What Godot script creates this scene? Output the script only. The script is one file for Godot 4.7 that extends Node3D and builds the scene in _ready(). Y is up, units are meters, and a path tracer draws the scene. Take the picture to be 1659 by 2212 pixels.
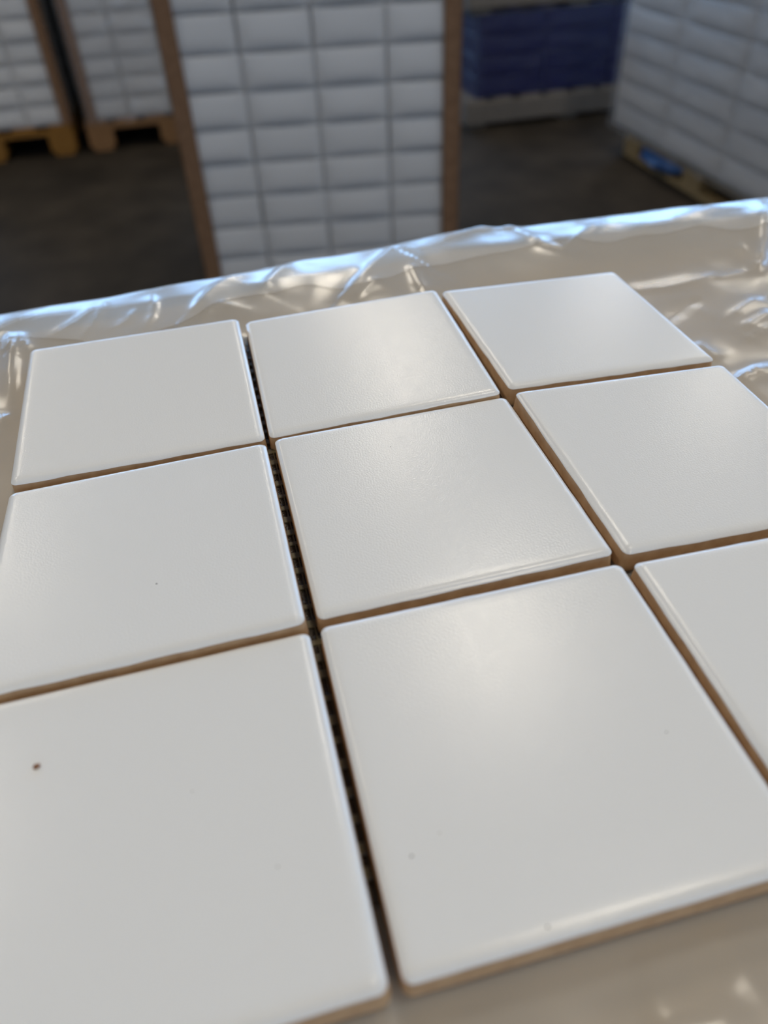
extends Node3D

# Metres, y up, floor at y = 0. The sheet of tiles lies about a metre up, on the film-covered top of a pallet stack.
const TOP := 1.046
const TILE := 97.0
# place (mm, from the middle of the sheet) and turn (axis * angle) of each tile: they lie a little unevenly
const TILES := [
	[-100.21, 1.33, -98.72, 0.0503, 0.0007, 0.0017],
	[-0.83, 1.39, -98.76, 0.0191, -0.0124, 0.0277],
	[101.22, -1.70, -102.29, -0.0022, -0.0030, -0.0358],
	[-100.61, 0.12, 1.61, -0.0272, -0.0029, 0.0259],
	[0.17, 0.11, -0.57, -0.0070, 0.0002, 0.0086],
	[100.66, -0.98, 0.41, 0.0178, -0.0016, -0.0461],
	[-100.46, -0.15, 100.64, -0.0024, -0.0026, 0.0219],
	[-0.16, 0.00, 100.37, 0.0162, -0.0043, -0.0013],
	[99.74, -0.54, 102.51, 0.0072, -0.0185, -0.0155],
]
# creases of the film: height, width left and right of the crest, crest as x, z pairs (mm)
const FOLDS := [
	[0.75, 3.5, 2, [-146, -170, -131, -186, -121, -203]],
	[1.05, 4, 1.6, [-129, -165, -123, -180, -119, -195, -119, -206]],
	[0.75, 3.5, 2, [-116, -171, -106, -179, -101, -191]],
	[1.42, 4, 1.6, [-98, -166, -93, -179, -92, -192, -94, -205]],
	[3.0, 3, 16, [-75, -177, -68, -187, -58, -203, -50, -211, -34, -217]],
	[1.2, 4, 4, [-70, -167, -65, -178, -57, -180, -45, -173]],
	[4.12, 6, 4, [-165, -181, -160, -163, -159, -142, -156, -112]],
	[2.25, 4, 5, [-162, -106, -160, -107, -156, -110]],
	[2.25, 5, 3, [-168, -187, -161, -193]],
	[1.5, 3, 3, [-158, -174, -154, -164]],
	[3.75, 2.5, 16, [2, -170, 17, -186, 31, -203, 44, -220, 59, -221]],
	[1.12, 3, 4, [10, -167, 20, -177, 31, -185]],
	[1.5, 4, 3, [49, -192, 48, -170]],
	[2.25, 5, 7, [-37, -189, -31, -197, -23, -211, -14, -221]],
	[2.62, 6, 6, [66, -221, 91, -229, 117, -240, 126, -229]],
	[2.1, 5, 4, [121, -233, 129, -198, 139, -190, 165, -210, 180, -213]],
	[1.88, 5, 6, [192, -207, 198, -201, 210, -201, 245, -214, 265, -209]],
	[0.9, 9, 4, [152, -145, 178, -141, 200, -142, 212, -146]],
	[-0.9, 5, 5, [157, -107, 177, -120, 189, -124]],
	[1.2, 4, 6, [187, -99, 204, -108, 218, -114]],
	[1.65, 5, 7, [187, -87, 199, -92, 213, -99]],
	[0.98, 4, 4, [182, -77, 191, -81, 206, -85]],
	[1.65, 7, 5, [157, -85, 160, -75, 161, -65]],
	[3.0, 2.5, 4, [150, -43, 164, -49, 182, -55]],
	[4.5, 3, 5, [285, -215, 255, -169, 232, -140]],
	[0.9, 3, 3, [239, -167, 233, -146]],
	[0.75, 3, 3, [209, -141, 231, -142]],
	[1.35, 4.5, 9, [21, 152, 21, 153, 22, 157, 23, 163, 24, 169]],
	[1.5, 6, 8, [-3, 166, 6, 168, 21, 170]],
	[0.52, 4, 4, [0, 156, 6, 156, 11, 156]],
]
# far edge of the film: x, z pairs (mm)
const EDGE := [-340, -208, -174, -213, -126, -216, -65, -223, 6, -232, 89, -241, 135, -236, 205, -233, 297, -228, 480, -222]
const ORD := ["zeroth", "first", "second", "third", "fourth", "fifth", "sixth", "seventh", "eighth", "ninth", "tenth", "eleventh"]

var M := {}
var taken := {}
var fn: FastNoiseLite
var ridge: FastNoiseLite
var folds := []


func _ready():
	# --- camera, light, exposure
	var cam := Camera3D.new()
	cam.name = "camera"
	var lens := CameraAttributesPhysical.new()
	lens.frustum_focal_length = 17.73
	lens.exposure_aperture = 4.4
	lens.frustum_focus_distance = 0.285
	lens.frustum_near = 0.02
	lens.frustum_far = 200.0
	cam.attributes = lens
	cam.fov = 68.18
	cam.transform = Transform3D(Basis(Vector3(0.96895, -0.03947, 0.24408), Vector3(0.1909, 0.74679, -0.63708), Vector3(-0.15713, 0.66389, 0.73113)).orthonormalized(), Vector3(-0.0587, TOP + 0.174, 0.199))
	cam.near = 0.02
	cam.far = 200.0
	add_child(cam)
	cam.current = true

	var env := Environment.new()
	env.background_mode = Environment.BG_SKY
	var sky := Sky.new()
	var sm := ProceduralSkyMaterial.new()
	sm.sky_top_color = Color(0.36, 0.52, 0.80)
	sm.sky_horizon_color = Color(0.72, 0.80, 0.92)
	sm.ground_bottom_color = Color(0.25, 0.25, 0.25)
	sm.ground_horizon_color = Color(0.5, 0.52, 0.55)
	sky.sky_material = sm
	env.sky = sky
	env.tonemap_mode = Environment.TONE_MAPPER_LINEAR
	env.tonemap_exposure = 1.53
	env.sdfgi_enabled = true
	env.ssao_enabled = true
	env.ssil_enabled = true
	var we := WorldEnvironment.new()
	we.name = "world"
	we.environment = env
	add_child(we)

	make_materials()
	hall()
	for z in [-10.8, -7.15, -3.5, 0.15, 3.8]:
		for x in [-3.6, 1.6, 6.8]:
			ceiling_lamp(Vector3(x, 6.0, z))
	windows()

	near_stack()
	mosaic_sheet()
	central_stack()
	left_stacks()
	right_stack()
	blue_stack()
	crumbs()


# ------------------------------------------------------------------ naming
func numbered(called: String) -> String:
	taken[called] = taken.get(called, -1) + 1
	return called if taken[called] == 0 else "%s_%03d" % [called, taken[called]]


func tag(o: Node3D, label: String, category: String, group := "", kind := "") -> Node3D:
	if label:
		o.set_meta("label", label)
	if category:
		o.set_meta("category", category)
	if group:
		o.set_meta("group", group)
	if kind:
		o.set_meta("kind", kind)
	return o


func thing(called: String, at: Vector3, turn := 0.0) -> Node3D:
	var o := Node3D.new()
	o.name = numbered(called)
	o.position = at
	o.rotation.y = turn
	add_child(o)
	return o


func part(called: String, mesh: Mesh, mat: Material, parent: Node = self, at := Vector3.ZERO, turn := 0.0) -> MeshInstance3D:
	var o := MeshInstance3D.new()
	o.name = numbered(called) if parent == self else called
	o.mesh = mesh
	o.material_override = mat
	o.position = at
	o.rotation.y = turn
	parent.add_child(o, true)
	return o


func struct(called: String, mesh: Mesh, mat: Material, at: Vector3, words := "") -> MeshInstance3D:
	var o := part(called, mesh, mat, self, at)
	o.set_meta("kind", "structure")
	if words:
		o.set_meta("label", words)
	return o


# ------------------------------------------------------------------ materials
func noise_image(n: int, freq: float, seed_: int, octaves := 3, kind := FastNoiseLite.TYPE_SIMPLEX_SMOOTH) -> Image:
	var fn := FastNoiseLite.new()
	fn.seed = seed_
	fn.noise_type = kind
	fn.frequency = freq
	fn.fractal_octaves = octaves
	return fn.get_seamless_image(n, n)


func tinted(im: Image, a: Color, b: Color, power := 1.0) -> ImageTexture:
	var out := Image.create(im.get_width(), im.get_height(), false, Image.FORMAT_RGB8)
	for y in im.get_height():
		for x in im.get_width():
			out.set_pixel(x, y, a.lerp(b, pow(im.get_pixel(x, y).r, power)))
	return ImageTexture.create_from_image(out)


func bumps(im: Image, strength: float) -> ImageTexture:
	var k := im.duplicate() as Image
	k.convert(Image.FORMAT_RGB8)
	k.bump_map_to_normal_map(strength)
	return ImageTexture.create_from_image(k)


func plain(called: String, c: Color, rough: float, spec := 0.5) -> StandardMaterial3D:
	var m := StandardMaterial3D.new()
	m.resource_name = called
	m.albedo_color = c
	m.roughness = rough
	m.metallic_specular = spec
	M[called] = m
	return m


func textured(called: String, tex: Texture2D, rough: float, scale: Vector3, spec := 0.5) -> StandardMaterial3D:
	var m := plain(called, Color.WHITE, rough, spec)
	m.albedo_texture = tex
	m.uv1_triplanar = true
	m.uv1_scale = scale
	return m


func make_materials():
	var grain := noise_image(512, 0.035, 11, 2)
	var g := plain("glaze", Color(0.915, 0.915, 0.908), 0.2)
	g.normal_enabled = true
	g.normal_texture = bumps(grain, 3.0)
	g.normal_scale = 0.36
	g.uv1_triplanar = true
	g.uv1_scale = Vector3.ONE * 58.0
	var soft := noise_image(256, 0.02, 5, 4)
	textured("clay", tinted(soft, Color(0.72, 0.585, 0.44), Color(0.80, 0.67, 0.52)), 0.85, Vector3.ONE * 30.0)
	var resin := plain("resin", Color(0.27, 0.23, 0.185), 0.22)
	resin.normal_enabled = true
	resin.normal_texture = bumps(noise_image(256, 0.06, 9, 2), 6.0)
	resin.uv1_triplanar = true
	resin.uv1_scale = Vector3.ONE * 60.0
	plain("thread", Color(0.44, 0.40, 0.29), 0.3)
	plain("speck_dark", Color(0.22, 0.2, 0.18), 0.7)
	plain("speck_brown", Color(0.58, 0.40, 0.28), 0.8)
	var film := plain("film", Color(0.93, 0.935, 0.93, 0.3), 0.2)
	film.transparency = BaseMaterial3D.TRANSPARENCY_ALPHA
	film.cull_mode = BaseMaterial3D.CULL_DISABLED
	var hem := film.duplicate() as StandardMaterial3D
	hem.albedo_color = Color(0.93, 0.935, 0.935, 0.27)
	hem.roughness = 0.2
	M["film_hem"] = hem
	var wrap := plain("wrap", Color(0.9, 0.92, 0.95, 0.07), 0.2)
	wrap.transparency = BaseMaterial3D.TRANSPARENCY_ALPHA
	wrap.cull_mode = BaseMaterial3D.CULL_DISABLED
	var thin := wrap.duplicate() as StandardMaterial3D
	thin.albedo_color = Color(0.9, 0.92, 0.95, 0.025)
	thin.metallic_specular = 0.28
	M["wrap_thin"] = thin
	textured("board", tinted(soft, Color(0.62, 0.53, 0.39), Color(0.68, 0.59, 0.45)), 0.8, Vector3.ONE * 8.0)
	plain("carton_white", Color(0.8, 0.797, 0.792), 0.4)
	plain("carton_grey", Color(0.77, 0.768, 0.765), 0.4)
	plain("carton_blue", Color(0.03, 0.055, 0.3), 0.4)
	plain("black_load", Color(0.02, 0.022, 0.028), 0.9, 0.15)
	plain("blue_plastic", Color(0.22, 0.38, 0.62), 0.4)
	textured("kraft", tinted(soft, Color(0.46, 0.34, 0.24), Color(0.54, 0.41, 0.3)), 0.8, Vector3.ONE * 6.0)
	var wood := noise_image(256, 0.02, 21, 4)
	textured("wood_yellow", tinted(wood, Color(0.50, 0.34, 0.10), Color(0.60, 0.42, 0.15)), 0.7, Vector3(2, 20, 2))
	textured("wood_brown", tinted(wood, Color(0.5, 0.36, 0.22), Color(0.62, 0.46, 0.3)), 0.75, Vector3(2, 20, 2))
	textured("wood_pale", tinted(wood, Color(0.52, 0.44, 0.3), Color(0.64, 0.55, 0.39)), 0.75, Vector3(2, 20, 2))
	textured("wood_grey", tinted(wood, Color(0.42, 0.39, 0.36), Color(0.52, 0.49, 0.45)), 0.8, Vector3(2, 20, 2))
	var fl := textured("floor", tinted(noise_image(512, 0.012, 31, 5), Color(0.165, 0.146, 0.124), Color(0.25, 0.224, 0.193)), 0.75, Vector3.ONE * 0.5)
	fl.uv1_world_triplanar = true
	fl.metallic_specular = 0.25
	plain("wall", Color(0.5, 0.5, 0.5), 0.9)
	plain("ceiling", Color(0.5, 0.5, 0.49), 0.9)
	plain("metal", Color(0.45, 0.46, 0.47), 0.5)


# ------------------------------------------------------------------ shapes
func tri(st: SurfaceTool, a: Vector3, b: Vector3, c: Vector3):   # counter-clockwise seen from outside; stored clockwise
	st.add_vertex(a)
	st.add_vertex(c)
	st.add_vertex(b)


func quad(st: SurfaceTool, a: Vector3, b: Vector3, c: Vector3, d: Vector3):
	tri(st, a, b, c)
	tri(st, a, c, d)


func start(smooth := false) -> SurfaceTool:
	var st := SurfaceTool.new()
	st.begin(Mesh.PRIMITIVE_TRIANGLES)
	st.set_smooth_group(0 if smooth else -1)
	return st


func done(st: SurfaceTool) -> ArrayMesh:
	st.generate_normals()
	return st.commit()


# a box with chamfered edges, added to st; c is its middle
func bev(st: SurfaceTool, c: Vector3, s: Vector3, b: float):
	var h := s / 2
	for ax in 3:
		var u := (ax + 1) % 3
		var v := (ax + 2) % 3
		for sg in [-1.0, 1.0]:
			var p := []
			for k in [[-1, -1], [1, -1], [1, 1], [-1, 1]]:
				var q := Vector3.ZERO
				q[ax] = h[ax] * sg
				q[u] = (h[u] - b) * k[0]
				q[v] = (h[v] - b) * k[1]
				p.append(c + q)
			if sg < 0:
				p.reverse()
			quad(st, p[0], p[1], p[2], p[3])
		# edges along ax
		for su in [-1.0, 1.0]:
			for sv in [-1.0, 1.0]:
				var p := []
				for k in [[-1.0, 0], [1.0, 0], [1.0, 1], [-1.0, 1]]:
					var q := Vector3.ZERO
					q[ax] = (h[ax] - b) * k[0]
					q[u] = (h[u] - (b if k[1] == 1 else 0.0)) * su
					q[v] = (h[v] - (0.0 if k[1] == 1 else b)) * sv
					p.append(c + q)
				if su * sv < 0:
					p.reverse()
				quad(st, p[0], p[1], p[2], p[3])
	for sx in [-1.0, 1.0]:
		for sy in [-1.0, 1.0]:
			for sz in [-1.0, 1.0]:
				var p := []
				for k in 3:
					var q := Vector3(sx * (h.x - b), sy * (h.y - b), sz * (h.z - b))
					q[k] = [sx, sy, sz][k] * h[k]
					p.append(c + q)
				if sx * sy * sz < 0:
					p.reverse()
				tri(st, p[0], p[1], p[2])


func bev_mesh(s: Vector3, b: float, c := Vector3.ZERO) -> ArrayMesh:
	var st := start()
	bev(st, c, s, b)
	return done(st)


# a soft carton: rounded edges, front, back and sides bulging a little; its base is at y = 0
func soft_box(s: Vector3, r: float, bulge: float, n := 9) -> ArrayMesh:
	var st := start(true)
	var h := s / 2
	for ax in 3:
		var u := (ax + 1) % 3
		var v := (ax + 2) % 3
		for sg in [-1.0, 1.0]:
			var at := []
			for i in n + 1:
				for j in n + 1:
					var q := Vector3.ZERO
					var a: float = sin((2.0 * i / n - 1.0) * PI / 2)
					var b: float = sin((2.0 * j / n - 1.0) * PI / 2)
					q[ax] = h[ax] * sg
					q[u] = h[u] * a
					q[v] = h[v] * b
					var inner := Vector3(clampf(q.x, -h.x + r, h.x - r), clampf(q.y, -h.y + r, h.y - r), clampf(q.z, -h.z + r, h.z - r))
					var d := q - inner
					if d.length() > 1e-9:
						q = inner + d.normalized() * r
					if ax != 1:
						var up := b if v == 1 else a
						var side := a if v == 1 else b
						var rise := (up + 1.0) / 0.5 if up < -0.5 else (1.0 - up) / 1.5   # fullest low down, like sagging film
						q[ax] += sg * bulge * (1.0 if ax == 2 else 0.25) * sin(PI / 2 * clampf(rise, 0, 1)) * (1.0 - pow(side, 4.0))
					at.append(q + Vector3(0, h.y, 0))
			for i in n:
				for j in n:
					var p := [at[i * (n + 1) + j], at[(i + 1) * (n + 1) + j], at[(i + 1) * (n + 1) + j + 1], at[i * (n + 1) + j + 1]]
					if sg < 0:
						p.reverse()
					quad(st, p[0], p[1], p[2], p[3])
	return done(st)


func rounded_ring(half: float, rc: float, y: float, mids: int, wave := 0.0, seed_ := 0.0) -> PackedVector3Array:
	var out := PackedVector3Array()
	for k in 4:
		var turn := k * PI / 2
		for i in 6:   # corner
			var a := turn + PI / 2 * i / 5.0
			var c := Vector3(half - rc, 0, half - rc).rotated(Vector3.UP, -turn)
			out.append(c + Vector3(cos(a) * rc, y, sin(a) * rc))
		var e0 := out[-1]
		var a2 := turn + PI / 2
		var e1 := Vector3(half - rc, 0, half - rc).rotated(Vector3.UP, -a2) + Vector3(cos(a2) * rc, y, sin(a2) * rc)
		for i in mids:
			var t := (i + 1.0) / (mids + 1)
			var p := e0.lerp(e1, t)
			if wave > 0:
				p.y += wave * (sin(i * 1.9 + seed_ + k * 2.1) + 0.7 * sin(i * 0.83 + seed_ * 1.7 + k))
			out.append(p)
	return out


# rings from the top down, joined to a skin with smooth normals; a fan closes the top (and the bottom)
func loft(profile: Array, half: float, rc: float, mids: int, wave: float, seed_: float, close_bottom: bool) -> ArrayMesh:
	var rings := []
	for k in profile.size():
		var inset: float = profile[k][0]
		rings.append(rounded_ring(half - inset, maxf(rc - inset * 0.4, 0.0008), profile[k][1], mids, wave if k == profile.size() - 1 and not close_bottom else 0.0, seed_))
	var n: int = rings[0].size()
	var pos := PackedVector3Array()
	var nor := PackedVector3Array()
	var idx := PackedInt32Array()
	for k in rings.size():
		var a: Array = profile[maxi(k - 1, 0)]
		var b: Array = profile[mini(k + 1, rings.size() - 1)]
		var along := Vector2(-(b[0] - a[0]), b[1] - a[1]).normalized()   # outward, up
		var up := Vector2(-along.y, along.x)
		if k == 0:
			up = Vector2(0, 1)
		for i in n:
			var p: Vector3 = rings[k][i]
			var q: Vector3 = rings[k][(i + n - 1) % n]
			var r: Vector3 = rings[k][(i + 1) % n]
			var t := r - q
			var o := Vector3(t.z, 0, -t.x).normalized()
			if o.dot(Vector3(p.x, 0, p.z)) < 0:
				o = -o
			pos.append(p)
			nor.append((o * up.x + Vector3.UP * up.y).normalized())
	for k in rings.size() - 1:
		for i in n:
			var j := (i + 1) % n
			idx.append_array([k * n + i, (k + 1) * n + j, (k + 1) * n + i, k * n + i, k * n + j, (k + 1) * n + j])
	var c := pos.size()
	pos.append(Vector3(0, profile[0][1], 0))
	nor.append(Vector3.UP)
	for i in n:
		idx.append_array([c, (i + 1) % n, i])
	if close_bottom:
		var last := (rings.size() - 1) * n
		pos.append(Vector3(0, profile[-1][1], 0))
		nor.append(Vector3.DOWN)
		for i in n:
			idx.append_array([c + 1, last + i, last + (i + 1) % n])
	for t in range(0, idx.size(), 3):   # front faces run clockwise
		var e := (pos[idx[t + 1]] - pos[idx[t]]).cross(pos[idx[t + 2]] - pos[idx[t]])
		if e.dot(nor[idx[t]] + nor[idx[t + 1]] + nor[idx[t + 2]]) > 0:
			var s := idx[t + 1]
			idx[t + 1] = idx[t + 2]
			idx[t + 2] = s
	var arr := []
	arr.resize(Mesh.ARRAY_MAX)
	arr[Mesh.ARRAY_VERTEX] = pos
	arr[Mesh.ARRAY_NORMAL] = nor
	arr[Mesh.ARRAY_INDEX] = idx
	var m := ArrayMesh.new()
	m.add_surface_from_arrays(Mesh.PRIMITIVE_TRIANGLES, arr)
	return m


# a skin over a grid of points (rows x cols), with normals from its slopes
func skin(pts: PackedVector3Array, cols: int, rows: int, wrap_cols := false) -> ArrayMesh:
	var nor := PackedVector3Array()
	nor.resize(pts.size())
	var idx := PackedInt32Array()
	for r in rows:
		for c in cols:
			var c0 := (c + cols - 1) % cols if wrap_cols else maxi(c - 1, 0)
			var c1 := (c + 1) % cols if wrap_cols else mini(c + 1, cols - 1)
			var du := pts[r * cols + c1] - pts[r * cols + c0]
			var dv := pts[mini(r + 1, rows - 1) * cols + c] - pts[maxi(r - 1, 0) * cols + c]
			nor[r * cols + c] = dv.cross(du).normalized()
	for r in rows - 1:
		for c in (cols if wrap_cols else cols - 1):
			var d := (c + 1) % cols
			idx.append_array([r * cols + c, r * cols + d, (r + 1) * cols + c, r * cols + d, (r + 1) * cols + d, (r + 1) * cols + c])
	var arr := []
	arr.resize(Mesh.ARRAY_MAX)
	arr[Mesh.ARRAY_VERTEX] = pts
	arr[Mesh.ARRAY_NORMAL] = nor
	arr[Mesh.ARRAY_INDEX] = idx
	var m := ArrayMesh.new()
	m.add_surface_from_arrays(Mesh.PRIMITIVE_TRIANGLES, arr)
	return m


func lump(s: Vector3, seed_: int, rough := 0.35, freq := 1.3) -> ArrayMesh:
	var fn := FastNoiseLite.new()
	fn.seed = seed_
	fn.frequency = freq
	var cols := 18
	var rows := 10
	var pts := PackedVector3Array()
	for r in rows:
		for c in cols:
			var th := PI * r / (rows - 1.0)
			var ph := TAU * c / cols
			var d := Vector3(sin(th) * cos(ph), cos(th), sin(th) * sin(ph))
			pts.append(d * s * 0.5 * (1.0 + rough * fn.get_noise_3dv(d)))
	return skin(pts, cols, rows, true)


# ------------------------------------------------------------------ the hall
func hall():
	var x0 := -9.0
	var x1 := 11.0
	var z0 := -14.0
	var z1 := 8.0
	var hh := 6.3
	var cx := (x0 + x1) / 2
	var cz := (z0 + z1) / 2
	struct("floor", bev_mesh(Vector3(x1 - x0 + 0.6, 0.2, z1 - z0 + 0.6), 0.01), M.floor, Vector3(cx, -0.1, cz), "dark worn concrete warehouse floor")
	struct("ceiling", bev_mesh(Vector3(x1 - x0 + 0.6, 0.2, z1 - z0 + 0.6), 0.01), M.ceiling, Vector3(cx, hh + 0.1, cz))
	struct("wall_left", bev_mesh(Vector3(0.3, hh, z1 - z0), 0.01), M.wall, Vector3(x0 - 0.15, hh / 2, cz))
	# the other walls hold a band of windows
	var st := start()
	bev(st, Vector3(cx, 0.95, z0 - 0.15), Vector3(x1 - x0, 1.9, 0.3), 0.01)
	bev(st, Vector3(cx, 5.8, z0 - 0.15), Vector3(x1 - x0, 1.0, 0.3), 0.01)
	for k in 6:
		bev(st, Vector3(x0 + 0.25 + k * 3.9, 3.6, z0 - 0.15), Vector3(0.5, 3.4, 0.3), 0.01)
	var band := done(st)
	struct("wall_back", band, M.wall, Vector3.ZERO)
	struct("wall_front", band, M.wall, Vector3(0, 0, z1 - z0 + 0.3))
	st = start()
	bev(st, Vector3(x1 + 0.15, 0.95, cz), Vector3(0.3, 1.9, z1 - z0), 0.01)
	bev(st, Vector3(x1 + 0.15, 5.8, cz), Vector3(0.3, 1.0, z1 - z0), 0.01)
	for k in 6:
		bev(st, Vector3(x1 + 0.15, 3.6, z0 + 0.3 + k * 4.28), Vector3(0.3, 3.4, 0.6), 0.01)
	struct("wall_right", done(st), M.wall, Vector3.ZERO)


func windows():
	var pane := plain("daylight_pane", Color(0.8, 0.85, 0.9), 0.5)
	pane.emission_enabled = true
	pane.emission = Color(0.58, 0.78, 1.0)
	pane.emission_energy_multiplier = 0.6
	for k in 5:
		var o := part("window_%d" % (k + 1), window_frame(3.4), M.metal, self, Vector3(-9 + 0.5 + 1.7 + k * 3.9, 3.6, -14.05))
		o.set_meta("kind", "structure")
		part("pane", bev_mesh(Vector3(3.36, 3.36, 0.02), 0.002), pane, o)
		day_light(o, Vector3(0, 0, 0.1), 0.0, Vector2(3.3, 3.3), 3.0)
	for k in 5:
		var o := part("window_%d" % (k + 6), window_frame(3.64), M.metal, self, Vector3(11.05, 3.6, -14 + 0.6 + 1.84 + k * 4.28), -PI / 2)
		o.set_meta("kind", "structure")
		part("pane", bev_mesh(Vector3(3.6, 3.36, 0.02), 0.002), pane, o)
		if k < 2:
			day_light(o, Vector3(0, 0, 0.1), 0.0, Vector2(3.5, 3.3), 2.5)
	for k in 5:
		var o := part("window_%d" % (k + 11), window_frame(3.4), M.metal, self, Vector3(-9 + 0.5 + 1.7 + k * 3.9, 3.6, 8.05), PI)
		o.set_meta("kind", "structure")
		part("pane", bev_mesh(Vector3(3.36, 3.36, 0.02), 0.002), pane, o)
		day_light(o, Vector3(0, 0, 0.1), 0.0, Vector2(3.3, 3.3), 0.3, Color(1.0, 0.985, 0.965))


func window_frame(w: float) -> ArrayMesh:
	var st := start()
	for x in [-w / 2 + 0.03, -w / 6, w / 6, w / 2 - 0.03]:
		bev(st, Vector3(x, 0, 0), Vector3(0.06, 3.4, 0.08), 0.005)
	for y in [-1.67, 0.0, 1.67]:
		bev(st, Vector3(0, y, 0), Vector3(w, 0.06, 0.07), 0.005)
	return done(st)


func day_light(parent: Node3D, at: Vector3, turn: float, size: Vector2, radiance: float, tint := Color(0.58, 0.78, 1.0)):
	var l := AreaLight3D.new()
	l.name = "daylight"
	l.area_size = size
	l.area_normalize_energy = true
	l.light_energy = radiance * size.x * size.y / PI
	l.light_color = tint
	l.area_range = 60.0
	l.area_attenuation = 2.0
	l.shadow_enabled = true
	l.position = at
	l.rotation.y = turn + PI   # shines along its own -z
	parent.add_child(l, true)


func ceiling_lamp(at: Vector3):
	if not M.has("lamp_glow"):
		var g := plain("lamp_glow", Color(0.9, 0.9, 0.88), 0.5)
		g.emission_enabled = true
		g.emission = Color(1.0, 0.955, 0.88)
		g.emission_energy_multiplier = 1.5
	var t := thing("ceiling_lamp", at)
	tag(t, "long white warehouse lamp hanging under the ceiling", "lamp", "ceiling lamps of the hall")
	part("housing", bev_mesh(Vector3(0.7, 0.1, 1.4), 0.02, Vector3(0, 0.06, 0)), M.metal, t)
	part("diffuser", bev_mesh(Vector3(0.62, 0.02, 1.3), 0.004), M.lamp_glow, t)
	for z in [-0.5, 0.5]:
		part("hanger", bev_mesh(Vector3(0.02, 0.22, 0.02), 0.003), M.metal, t, Vector3(0, 0.2, z))
	var l := AreaLight3D.new()
	l.name = "lamp_light"
	l.area_size = Vector2(0.6, 1.25)
	l.area_normalize_energy = true
	l.light_energy = 11.0 * 0.75 / PI
	l.light_color = Color(1.0, 0.955, 0.88)
	l.area_range = 60.0
	l.area_attenuation = 2.0
	l.shadow_enabled = true
	l.rotation.x = -PI / 2
	l.position.y = -0.03
	t.add_child(l, true)


# ------------------------------------------------------------------ pallets, cartons, film
# a four-way pallet: deck boards and bottom boards along z, bearers along x; at its middle on the floor
func pallet(at: Vector3, w: float, d: float, h: float, mat: Material, label: String, turn := 0.0, block_w := 0.145, lengthwise := false) -> Node3D:
	var t := thing("pallet", at, turn)
	tag(t, label, "pallet")
	var hb := h - 0.066
	var deck := bev_mesh(Vector3(0.115, 0.022, d), 0.003)
	var bearer := bev_mesh(Vector3(w, 0.022, 0.1), 0.003)
	var block := bev_mesh(Vector3(block_w, hb, 0.1), 0.004)
	var low := bev_mesh(Vector3(0.1, 0.022, d), 0.003)
	var n := int(w / 0.15)
	for k in n:
		part("deck_board", deck, mat, t, Vector3(lerpf(-w / 2 + 0.0575, w / 2 - 0.0575, k / (n - 1.0)), h - 0.011, 0))
	for k in 3:
		var z := (k - 1) * (d / 2 - 0.05)
		part("bearer", bearer, mat, t, Vector3(0, h - 0.033, z))
		for j in 3:
			part("block", block, mat, t, Vector3((j - 1) * (w / 2 - block_w / 2), 0.022 + hb / 2, z))
	var long := bev_mesh(Vector3(w, 0.022, 0.1), 0.003)
	for j in 3:
		if lengthwise:
			part("bottom_board", long, mat, t, Vector3(0, 0.011, (j - 1) * (d / 2 - 0.05)))
		else:
			part("bottom_board", low, mat, t, Vector3((j - 1) * (w / 2 - block_w / 2), 0.011, 0))
	return t


# cartons in columns along x and rows upwards, one deep; origin is the near left lower corner, x along the front
func cartons(origin: Vector3, turn: float, cols: int, rows: int, s: Vector3, mat: Material, words: Callable, group: String, bulge := 0.0095):
	var meshes := [soft_box(Vector3(s.x - 0.002, s.y - 0.001, s.z), 0.003, bulge), soft_box(Vector3(s.x - 0.002, s.y - 0.0005, s.z - 0.003), 0.0035, bulge * 0.8), soft_box(Vector3(s.x - 0.0015, s.y - 0.0005, s.z - 0.002), 0.003, bulge * 1.15)]
	var rng := RandomNumberGenerator.new()
	rng.seed = hash(group)
	var b := Basis(Vector3.UP, turn)
	for r in rows:
		for c in cols:
			var p := origin + b * Vector3((c + 0.5) * s.x, r * s.y, -s.z / 2 - rng.randf() * 0.003 - bulge * 0.9)
			var o := part("carton", meshes[rng.randi() % 3], mat, self, p, turn + rng.randf_range(-0.004, 0.004))
			tag(o, words.call(c, r), "carton", group)


# an L of pressed board standing on a corner; sx, sz say which corner it covers; its corner edge is at the origin
func corner_post(at: Vector3, turn: float, h: float, sx: float, sz: float, label: String):
	var st := start()
	var leg := 0.052
	bev(st, Vector3(-sx * leg / 2, h / 2, -sz * 0.0025), Vector3(leg, h, 0.005), 0.0012)
	bev(st, Vector3(-sx * 0.0025, h / 2, -sz * leg / 2), Vector3(0.005, h, leg), 0.0012)
	tag(part("corner_post", done(st), M.kraft, self, at, turn), label, "corner post")


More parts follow.
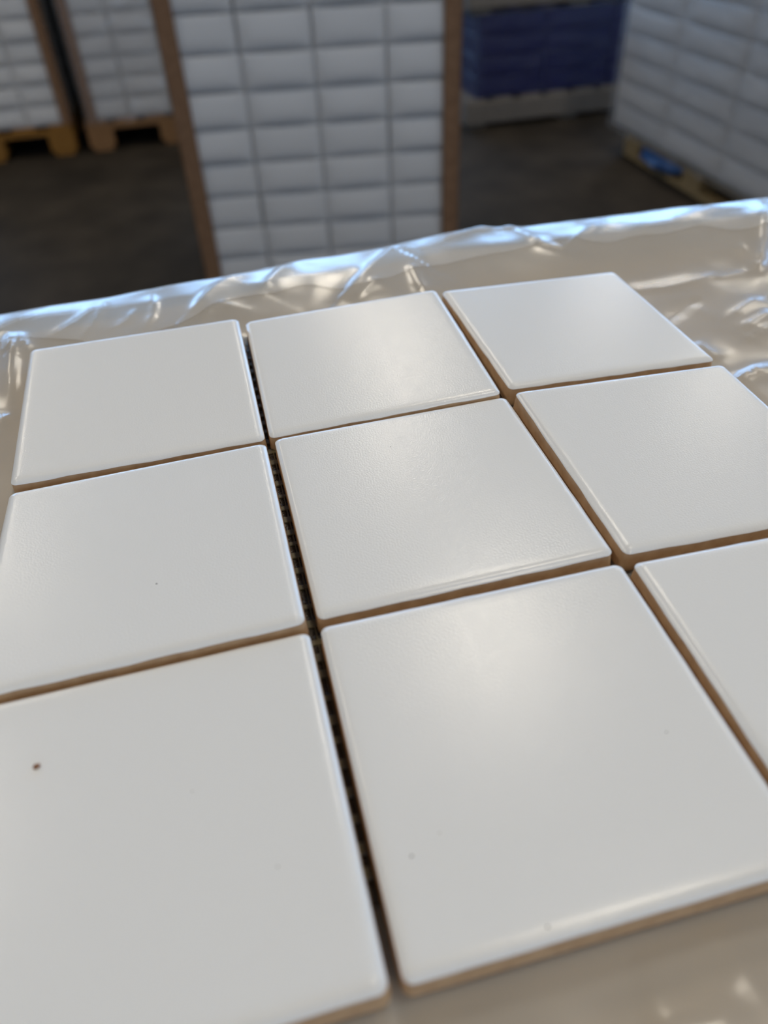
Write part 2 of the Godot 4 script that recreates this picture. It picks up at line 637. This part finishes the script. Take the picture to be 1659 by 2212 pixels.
# clear film wound round a stack: w by d, from y0 to y1, middle at the origin
func wrap_mesh(w: float, d: float, y0: float, y1: float, amp: float, seed_: int, flare := 0.0) -> ArrayMesh:
	var fn := FastNoiseLite.new()
	fn.seed = seed_
	fn.frequency = 1.0
	fn.fractal_octaves = 3
	var ridge := FastNoiseLite.new()
	ridge.seed = seed_ + 3
	ridge.fractal_type = FastNoiseLite.FRACTAL_RIDGED
	ridge.frequency = 1.0
	ridge.fractal_octaves = 2
	var ring := []
	var r := 0.012
	var corner := [Vector2(w / 2 - r, d / 2 - r), Vector2(-w / 2 + r, d / 2 - r), Vector2(-w / 2 + r, -d / 2 + r), Vector2(w / 2 - r, -d / 2 + r)]
	for k in 4:
		for i in 5:
			var a := k * PI / 2 + i / 4.0 * PI / 2
			ring.append([corner[k] + Vector2(cos(a), sin(a)) * r, Vector2(cos(a), sin(a)), 0.0])
		var a2 := (k + 1) * PI / 2
		var n2 := Vector2(cos(a2), sin(a2))
		var e0: Vector2 = corner[k] + n2 * r
		var e1: Vector2 = corner[(k + 1) % 4] + n2 * r
		var m := int(e0.distance_to(e1) / 0.016)
		for i in m:
			var t := (i + 1.0) / (m + 1)
			ring.append([e0.lerp(e1, t), n2, minf(1.0, 6.0 * minf(t, 1 - t))])
	var rows := int((y1 - y0) / 0.012) + 2
	var pts := PackedVector3Array()
	for k in rows:
		var y := lerpf(y1, y0, k / (rows - 1.0))
		for q in ring:
			var p: Vector2 = q[0]
			var nn: Vector2 = q[1]
			var u := p.x * absf(nn.y) + p.y * absf(nn.x)
			var o: float = amp * float(q[2]) * (fn.get_noise_3d(u * 2.5, y * 16.0 + u * 3.0, nn.x * 9.0 + nn.y * 5.0) + 0.8 * ridge.get_noise_3d(u * 3.0, y * 7.0 - u * 4.0, nn.x * 5.0 + nn.y * 9.0))
			o += flare * pow(maxf(0.0, 1.0 - (y - y0) / 0.06), 2.0)
			p += nn * o
			pts.append(Vector3(p.x, y, p.y))
	return skin(pts, ring.size(), rows, true)


# ------------------------------------------------------------------ the stacks
func left_stacks():
	# outer pallet, its right edge in the picture
	pallet(Vector3(-1.08, 0, -4.88), 0.86, 0.8, 0.15, M.wood_yellow, "yellow wooden pallet at the far left, its right front block in view", 0.0, 0.135)
	cartons(Vector3(-1.502, 0.15, -4.485), 0.0, 4, 11, Vector3(0.2135, 0.096, 0.77), M.carton_white,
		func(c, r): return "white carton on the yellow pallet, %s column from its right, %s row up" % [ORD[4 - c], ORD[r + 1]], "white cartons on the yellow pallet at far left")
	corner_post(Vector3(-0.64, 0.15, -4.478), 0, 1.1, 1, 1, "brown corner post on the right edge of the yellow pallet's stack")
	corner_post(Vector3(-1.51, 0.15, -4.478), 0, 1.1, -1, 1, "brown corner post on the left edge of the yellow pallet's stack")
	# second pallet, partly behind the central stack
	pallet(Vector3(-0.13, 0, -4.88), 0.9, 0.8, 0.15, M.wood_brown, "brown wooden pallet left of and behind the central carton stack", 0.0, 0.135)
	cartons(Vector3(-0.551, 0.15, -4.485), 0.0, 4, 11, Vector3(0.2135, 0.096, 0.77), M.carton_grey,
		func(c, r): return "white carton on the brown pallet, %s column from its left, %s row up" % [ORD[c + 1], ORD[r + 1]], "white cartons on the brown pallet behind the central stack")
	corner_post(Vector3(-0.559, 0.15, -4.478), 0, 1.1, -1, 1, "brown corner post on the left edge of the brown pallet's stack")
	corner_post(Vector3(0.311, 0.15, -4.478), 0, 1.1, 1, 1, "brown corner post on the brown pallet's stack hidden behind the central stack")
	tag(part("stretch_film", wrap_mesh(0.895, 0.82, 0.14, 1.23, 0.005, 7), M.wrap, self, Vector3(-0.124, 0, -4.876)), "glinting stretch film around the white stack on the brown pallet", "film")


func central_stack():
	var turn := deg_to_rad(-9.0)
	var b := Basis(Vector3.UP, turn)
	var o := Vector3(-0.087, 0, -2.233)
	var w := 0.825
	pallet(o + b * Vector3(w / 2, 0, -0.41), w, 0.8, 0.13, M.wood_pale, "wooden pallet under the central white carton stack", turn)
	cartons(o + Vector3(0, 0.13, 0) + b * Vector3(0.007, 0, -0.007), turn, 4, 11, Vector3((w - 0.014) / 4, 0.0953, 0.77), M.carton_white,
		func(c, r): return ("white carton in the central stack, %s column from left, %s full row from picture's top" % [ORD[c + 1], ORD[8 - r]]) if r < 8 else ("white carton cut by the picture's top edge, central stack, %s column from left" % ORD[c + 1]) if r == 8 else "white carton at the top of the central stack, above the picture", "white cartons of the central stack")
	corner_post(o + Vector3(0, 0.13, 0), turn, 1.1, -1, 1, "brown corner post on the left front edge of the central stack")
	corner_post(o + Vector3(0, 0.13, 0) + b * Vector3(w, 0, 0), turn, 1.1, 1, 1, "brown corner post on the right front edge of the central stack")


func right_stack():
	# its long side runs away from the camera along z
	var turn := -PI / 2   # its local x runs along +z, its front looks to -x
	pallet(Vector3(2.43, 0, -2.81), 1.2, 0.8, 0.13, M.wood_pale, "pale wooden pallet under the film-wrapped stack at right", PI / 2, 0.14, true)
	cartons(Vector3(1.985, 0.13, -3.49), turn, 3, 11, Vector3(0.455, 0.0975, 0.85), M.carton_grey,
		func(c, r): return "film-wrapped white carton in the right stack, %s from its far end, %s row up" % [ORD[c + 1], ORD[r + 1]], "white cartons of the film-wrapped stack at right")
	tag(part("stretch_film", wrap_mesh(0.878, 1.39, 0.12, 1.24, 0.005, 15, 0.006), M.wrap, self, Vector3(2.41, 0, -2.8075)), "glossy stretch film around the white stack at right", "film")
	var rag := part("film_bundle", lump(Vector3(0.16, 0.064, 0.36), 8, 0.6, 1.6), M.blue_plastic, self, Vector3(2.075, 0.056, -3.08))
	tag(rag, "crumpled bright blue plastic stuffed under the right stack's pallet deck", "plastic")


func blue_stack():
	var p := pallet(Vector3(2.05, 0, -4.5), 1.23, 0.8, 0.145, M.wood_grey, "grey wooden pallet under the dark blue wrapped cartons")
	part("side_board", bev_mesh(Vector3(1.23, 0.105, 0.018), 0.003), M.wood_grey, p, Vector3(0, 0.08, 0.41))
	cartons(Vector3(1.5, 0.145, -4.11), 0.0, 3, 4, Vector3(0.38, 0.097, 0.78), M.carton_blue,
		func(c, r): return "dark blue carton under film, %s column from left, %s row up" % [ORD[c + 1], ORD[r + 1]], "dark blue cartons behind the right stack", 0.003)
	tag(part("stretch_film", wrap_mesh(1.17, 0.82, 0.14, 0.55, 0.011, 19), M.wrap_thin, self, Vector3(2.07, 0, -4.5)), "wrinkled shiny stretch film around the dark blue cartons", "film")
	p = pallet(Vector3(2.05, 0.536, -4.5), 1.23, 0.8, 0.145, M.wood_grey, "grey wooden pallet lying on top of the blue cartons")
	part("side_board", bev_mesh(Vector3(1.23, 0.115, 0.018), 0.003), M.wood_grey, p, Vector3(0, 0.085, 0.41))
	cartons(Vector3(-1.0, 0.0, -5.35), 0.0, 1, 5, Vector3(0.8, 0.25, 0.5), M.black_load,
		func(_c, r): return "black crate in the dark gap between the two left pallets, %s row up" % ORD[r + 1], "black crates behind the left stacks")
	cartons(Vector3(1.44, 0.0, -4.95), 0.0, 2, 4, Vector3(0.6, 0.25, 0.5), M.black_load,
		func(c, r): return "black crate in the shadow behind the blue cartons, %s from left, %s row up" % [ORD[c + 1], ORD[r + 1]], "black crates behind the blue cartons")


# ------------------------------------------------------------------ the stack in front
func tile_height(k: int, x: float, z: float) -> float:   # mm, height of a tile's face at x, z, held to the tile's outline
	var t: Array = TILES[k]
	var dx := clampf(x - t[0], -TILE / 2, TILE / 2)
	var dz := clampf(z - t[2], -TILE / 2, TILE / 2)
	return t[1] + dx * t[5] - dz * t[3]


func rest_height(x: float, z: float) -> float:
	var sum := 0.0
	var all := 0.0
	for k in 9:
		var t: Array = TILES[k]
		var ox := maxf(0.0, absf(x - t[0]) - TILE / 2)
		var oz := maxf(0.0, absf(z - t[2]) - TILE / 2)
		var w := 1.0 / pow(ox * ox + oz * oz + 16.0, 1.5)
		sum += w * tile_height(k, x, z)
		all += w
	return sum / all - 10.6


func edge_z(x: float) -> float:
	for k in range(0, EDGE.size() - 2, 2):
		if x <= EDGE[k + 2]:
			return lerpf(EDGE[k + 1], EDGE[k + 3], smoothstep(0, 1, clampf((x - EDGE[k]) / float(EDGE[k + 2] - EDGE[k]), 0, 1)))
	return EDGE[-1]


func board_mesh() -> ArrayMesh:   # a thick sheet whose far edge follows the film's; its top is 26 mm below the tiles' faces
	var st := start()
	var n := 40
	var y := [TOP - 1.0 - 0.018, TOP - 1.0 - 0.030]
	for k in n:
		var a := -400.0 + 800.0 * k / n
		var b := -400.0 + 800.0 * (k + 1) / n
		var za := (edge_z(a + 70) + 5.0) / 1000.0
		var zb := (edge_z(b + 70) + 5.0) / 1000.0
		a /= 1000.0
		b /= 1000.0
		quad(st, Vector3(a, y[0], 0.367), Vector3(b, y[0], 0.367), Vector3(b, y[0], zb), Vector3(a, y[0], za))
		quad(st, Vector3(a, y[1], za), Vector3(b, y[1], zb), Vector3(b, y[1], 0.367), Vector3(a, y[1], 0.367))
		quad(st, Vector3(b, y[0], zb), Vector3(b, y[1], zb), Vector3(a, y[1], za), Vector3(a, y[0], za))
		quad(st, Vector3(a, y[0], 0.367), Vector3(a, y[1], 0.367), Vector3(b, y[1], 0.367), Vector3(b, y[0], 0.367))
	for e in [-400.0, 400.0]:
		var z := (edge_z(e + 70) + 5.0) / 1000.0
		var p := [Vector3(e / 1000, y[0], z), Vector3(e / 1000, y[1], z), Vector3(e / 1000, y[1], 0.367), Vector3(e / 1000, y[0], 0.367)]
		if e > 0:
			p.reverse()
		quad(st, p[0], p[1], p[2], p[3])
	return done(st)


func film_setup():
	fn = FastNoiseLite.new()
	fn.seed = 77
	fn.frequency = 0.014
	fn.fractal_octaves = 3
	ridge = FastNoiseLite.new()
	ridge.seed = 78
	ridge.frequency = 0.009
	ridge.fractal_type = FastNoiseLite.FRACTAL_RIDGED
	ridge.fractal_octaves = 2
	folds = []
	for f in FOLDS:
		var q: Array = f[3]
		var lo := Vector2(q[0], q[1])
		var hi := lo
		for k in range(0, q.size(), 2):
			lo = lo.min(Vector2(q[k], q[k + 1]))
			hi = hi.max(Vector2(q[k], q[k + 1]))
		var m := 4.5 * maxf(f[1], f[2])
		folds.append([lo - Vector2(m, m), hi + Vector2(m, m)])


func film_height(px: float, pz: float, ez: float) -> float:   # mm
	var e := pz - ez
	var out := maxf(maxf(absf(px) - 150.0, absf(pz) - 150.0), 0.0)
	var free := clampf(out / 12.0, 0.0, 1.0)
	var h := lerpf(rest_height(px, pz), lerpf(-5.2, -5.6, smoothstep(-150.0, 60.0, px)), smoothstep(84.0, 26.0, e))
	h += free * (0.35 * fn.get_noise_2d(px, pz) + 0.45 * (ridge.get_noise_2d(px, pz) + 0.2))
	h -= 0.075 * maxf(0.0, lerpf(17.0, 33.0, smoothstep(-180.0, 40.0, px)) - e)
	if e < 6.0:
		h -= (6.0 - e) * (6.0 - e) / 12.0
	var p := Vector2(px, pz)
	for k in folds.size():
		var lo: Vector2 = folds[k][0]
		var hi: Vector2 = folds[k][1]
		if px < lo.x or px > hi.x or pz < lo.y or pz > hi.y:
			continue
		var f: Array = FOLDS[k]
		var q: Array = f[3]
		var best := 1e9
		var add := 0.0
		var n := q.size() / 2 - 1
		for s in n:
			var a := Vector2(q[s * 2], q[s * 2 + 1])
			var b := Vector2(q[s * 2 + 2], q[s * 2 + 3])
			var t := clampf((p - a).dot(b - a) / maxf((b - a).length_squared(), 1e-6), 0, 1)
			var d := p - a.lerp(b, t)
			var dist := d.length()
			if dist < best:
				best = dist
				var side := (b - a).cross(d)
				var w: float = f[2] if side > 0 else f[1]
				var along := (s + t) / n
				add = f[0] * exp(-dist / w) * minf(1.0, 0.25 + 3.0 * minf(along, 1.0 - along) + (0.75 if n < 2 else 0.0))
		h += add * (0.15 + 0.85 * free)
	return h


func near_stack():
	pallet(Vector3(0.07, 0, 0.065), 0.8, 0.6, 0.144, M.wood_pale, "wooden pallet under the near stack that carries the tile sheet")
	cartons(Vector3(-0.33, 0.144, 0.36), 0.0, 4, 9, Vector3(0.2, 0.0965, 0.56), M.carton_white,
		func(_c, _r): return "white carton under the film-covered top of the near stack", "white cartons of the near stack", 0.004)
	tag(part("cover_board", board_mesh(), M.board, self, Vector3(0.07, 1.0, 0.0)), "cream cover board under clear film beneath the tile sheet", "board")
	# film over the board: even grid, finer where the picture shows it
	var xs := []
	var x := -334.0
	while x < 480.0:
		xs.append(x)
		x += 2.0 if x > -186 and x < 306 else 8.0
	var zs := []
	var z := -235.0
	while z < 368.0:
		zs.append(z)
		z += 2.0 if z < 180 else 8.0
	film_setup()
	var cols := xs.size()
	var drop := 24
	var rows := zs.size() + drop
	var pts := PackedVector3Array()
	pts.resize(cols * rows)
	for c in cols:
		var px: float = xs[c]
		var ez := edge_z(px)
		for r in zs.size():
			var zr: float = zs[r]
			var pz := zr + (ez + 235.0) * clampf((-150.0 - zr) / 85.0, 0, 1)
			pts[(r + drop) * cols + c] = Vector3(px, film_height(px, pz, ez), pz)
		var top := pts[drop * cols + c]
		for k in drop:
			var g := drop - k
			pts[k * cols + c] = top + Vector3(0.6 * sin(px * 0.07 + g * 0.4), -1.0 * g - 0.06 * g * g, -1.2 * sqrt(g) + 1.5 * fn.get_noise_2d(px * 1.5, g * 3.0 + 500.0))
	for k in pts.size():
		pts[k] = pts[k] / 1000.0 + Vector3(0, TOP, 0)
	var film: Node3D = tag(part("plastic_film", skin(pts, cols, rows), M.film, self), "creased clear plastic film spread under the tile sheet and over the stack's edge", "film")
	# its far edge is folded back on itself: a second, milkier layer with an uneven border
	var hem := PackedVector3Array()
	var hrows := 26
	for r in hrows:
		for c in cols:
			var px: float = xs[c]
			var ez := edge_z(px)
			var border := 47.0 + 26.0 * fn.get_noise_2d(px * 0.45, 900.0) + 10.0 * absf(fn.get_noise_2d(px * 0.5, 1400.0))
			border = lerpf(border * 0.85, border, smoothstep(-170.0, -20.0, px))
			var t := r / (hrows - 1.0)
			var e := border * t
			var lift := 0.5 + 1.1 * sin(PI * pow(t, 0.8)) * (0.5 + fn.get_noise_2d(px * 0.6, 2000.0 + e * 0.4)) + 0.4 * t
			hem.append(Vector3(px, film_height(px, ez + e, ez) + maxf(lift, 0.35), ez + e) / 1000.0 + Vector3(0, TOP, 0))
	part("folded_hem", skin(hem, cols, hrows), M.film_hem, film).set_meta("label", "milky folded-back edge of the film")


func mosaic_sheet():
	var sheet := thing("tile_sheet", Vector3(0, TOP, 0))
	tag(sheet, "mesh-backed sheet of nine satin white square ceramic tiles on clear film", "tile sheet")
	var half := TILE / 2000.0
	var glaze_profile := [[0.0055, 0.0], [0.0036, -0.00003], [0.0026, -0.0001], [0.0018, -0.00025], [0.0012, -0.0005], [0.0008, -0.00082], [0.00035, -0.00115], [0.0001, -0.0014], [0.0, -0.0016]]
	var clay_profile := [[0.0016, -0.0009], [0.0006, -0.0012], [0.0002, -0.0015], [-0.0001, -0.0045], [-0.0004, -0.0080], [-0.0002, -0.0090], [0.0002, -0.0095]]
	var clay := loft(clay_profile, half, 0.0024, 12, 0.0, 0.0, true)
	var specks := {3: [[5.5, 19.1, 0.45]], 4: [[-6.0, -28.0, 0.3]], 7: [[-40.1, 23.8, 0.5], [-32.4, 20.3, 0.25], [31.6, 10.1, 0.35], [-16.0, 45.6, 0.5]], 6: [[30.0, 18.0, 0.3], [12.0, -6.0, 0.25]]}
	var words := ["far left tile", "tile in the middle of the far row", "far right tile", "tile in the middle of the left column", "middle tile of the sheet", "tile in the middle of the right column", "nearest left tile with a brown crumb on it", "nearest middle tile with the broad warm sheen", "nearest right tile"]
	for k in 9:
		var t: Array = TILES[k]
		var o := part("tile", clay, M.clay, sheet, Vector3(t[0], t[1], t[2]) / 1000.0)
		var w := Vector3(t[3], t[4], t[5])
		o.basis = Basis(w.normalized(), w.length())
		o.set_meta("label", words[k])
		part("glaze", loft(glaze_profile, half, 0.0024, 14, 0.00018, k * 3.3, false), M.glaze, o).set_meta("label", "satin white glaze")
		for s in specks.get(k, []):
			part("pinhole", lump(Vector3(s[2] * 1.3, 0.12, s[2]) * 0.001, k + 2), M.speck_dark, o, Vector3(s[0], 0.02, s[1]) / 1000.0).set_meta("label", "tiny dark pinhole")
	# what shows in the wide joint: a dark strip of glue and the net that holds the tiles
	var st := start()
	var line := func(z: float) -> float: return lerpf(-0.05025, -0.0502, (z + 0.15) / 0.3)
	bev(st, Vector3(-0.0502, -0.0093, -0.0105), Vector3(0.0052, 0.0006, 0.279), 0.0001)
	part("glue_strip", done(st), M.resin, sheet).set_meta("label", "dark glossy glue in the wide joint")
	st = start()
	for dx in [0.0008]:
		bev(st, Vector3(-0.0502 + dx, -0.0087, -0.0105), Vector3(0.00045, 0.0007, 0.279), 0.00012)
	var rng := RandomNumberGenerator.new()
	rng.seed = 41
	var z := -0.148
	while z < 0.129:
		bev(st, Vector3(line.call(z), -0.0087, z), Vector3(0.0046, 0.0008, rng.randf_range(0.0018, 0.0032)), 0.0002)
		z += rng.randf_range(0.0058, 0.0088)
	part("backing_net", done(st), M.thread, sheet).set_meta("label", "olive brown mesh threads crossing the joint")


func crumbs():
	var y := TOP + (tile_height(6, -127.2, 76.6) + 0.3) / 1000.0
	tag(part("clay_crumb", lump(Vector3(0.0018, 0.0009, 0.0013), 3, 0.8), M.speck_brown, self, Vector3(-0.1272, y, 0.0766)), "tiny brown clay crumb lying on the nearest left tile", "crumb")
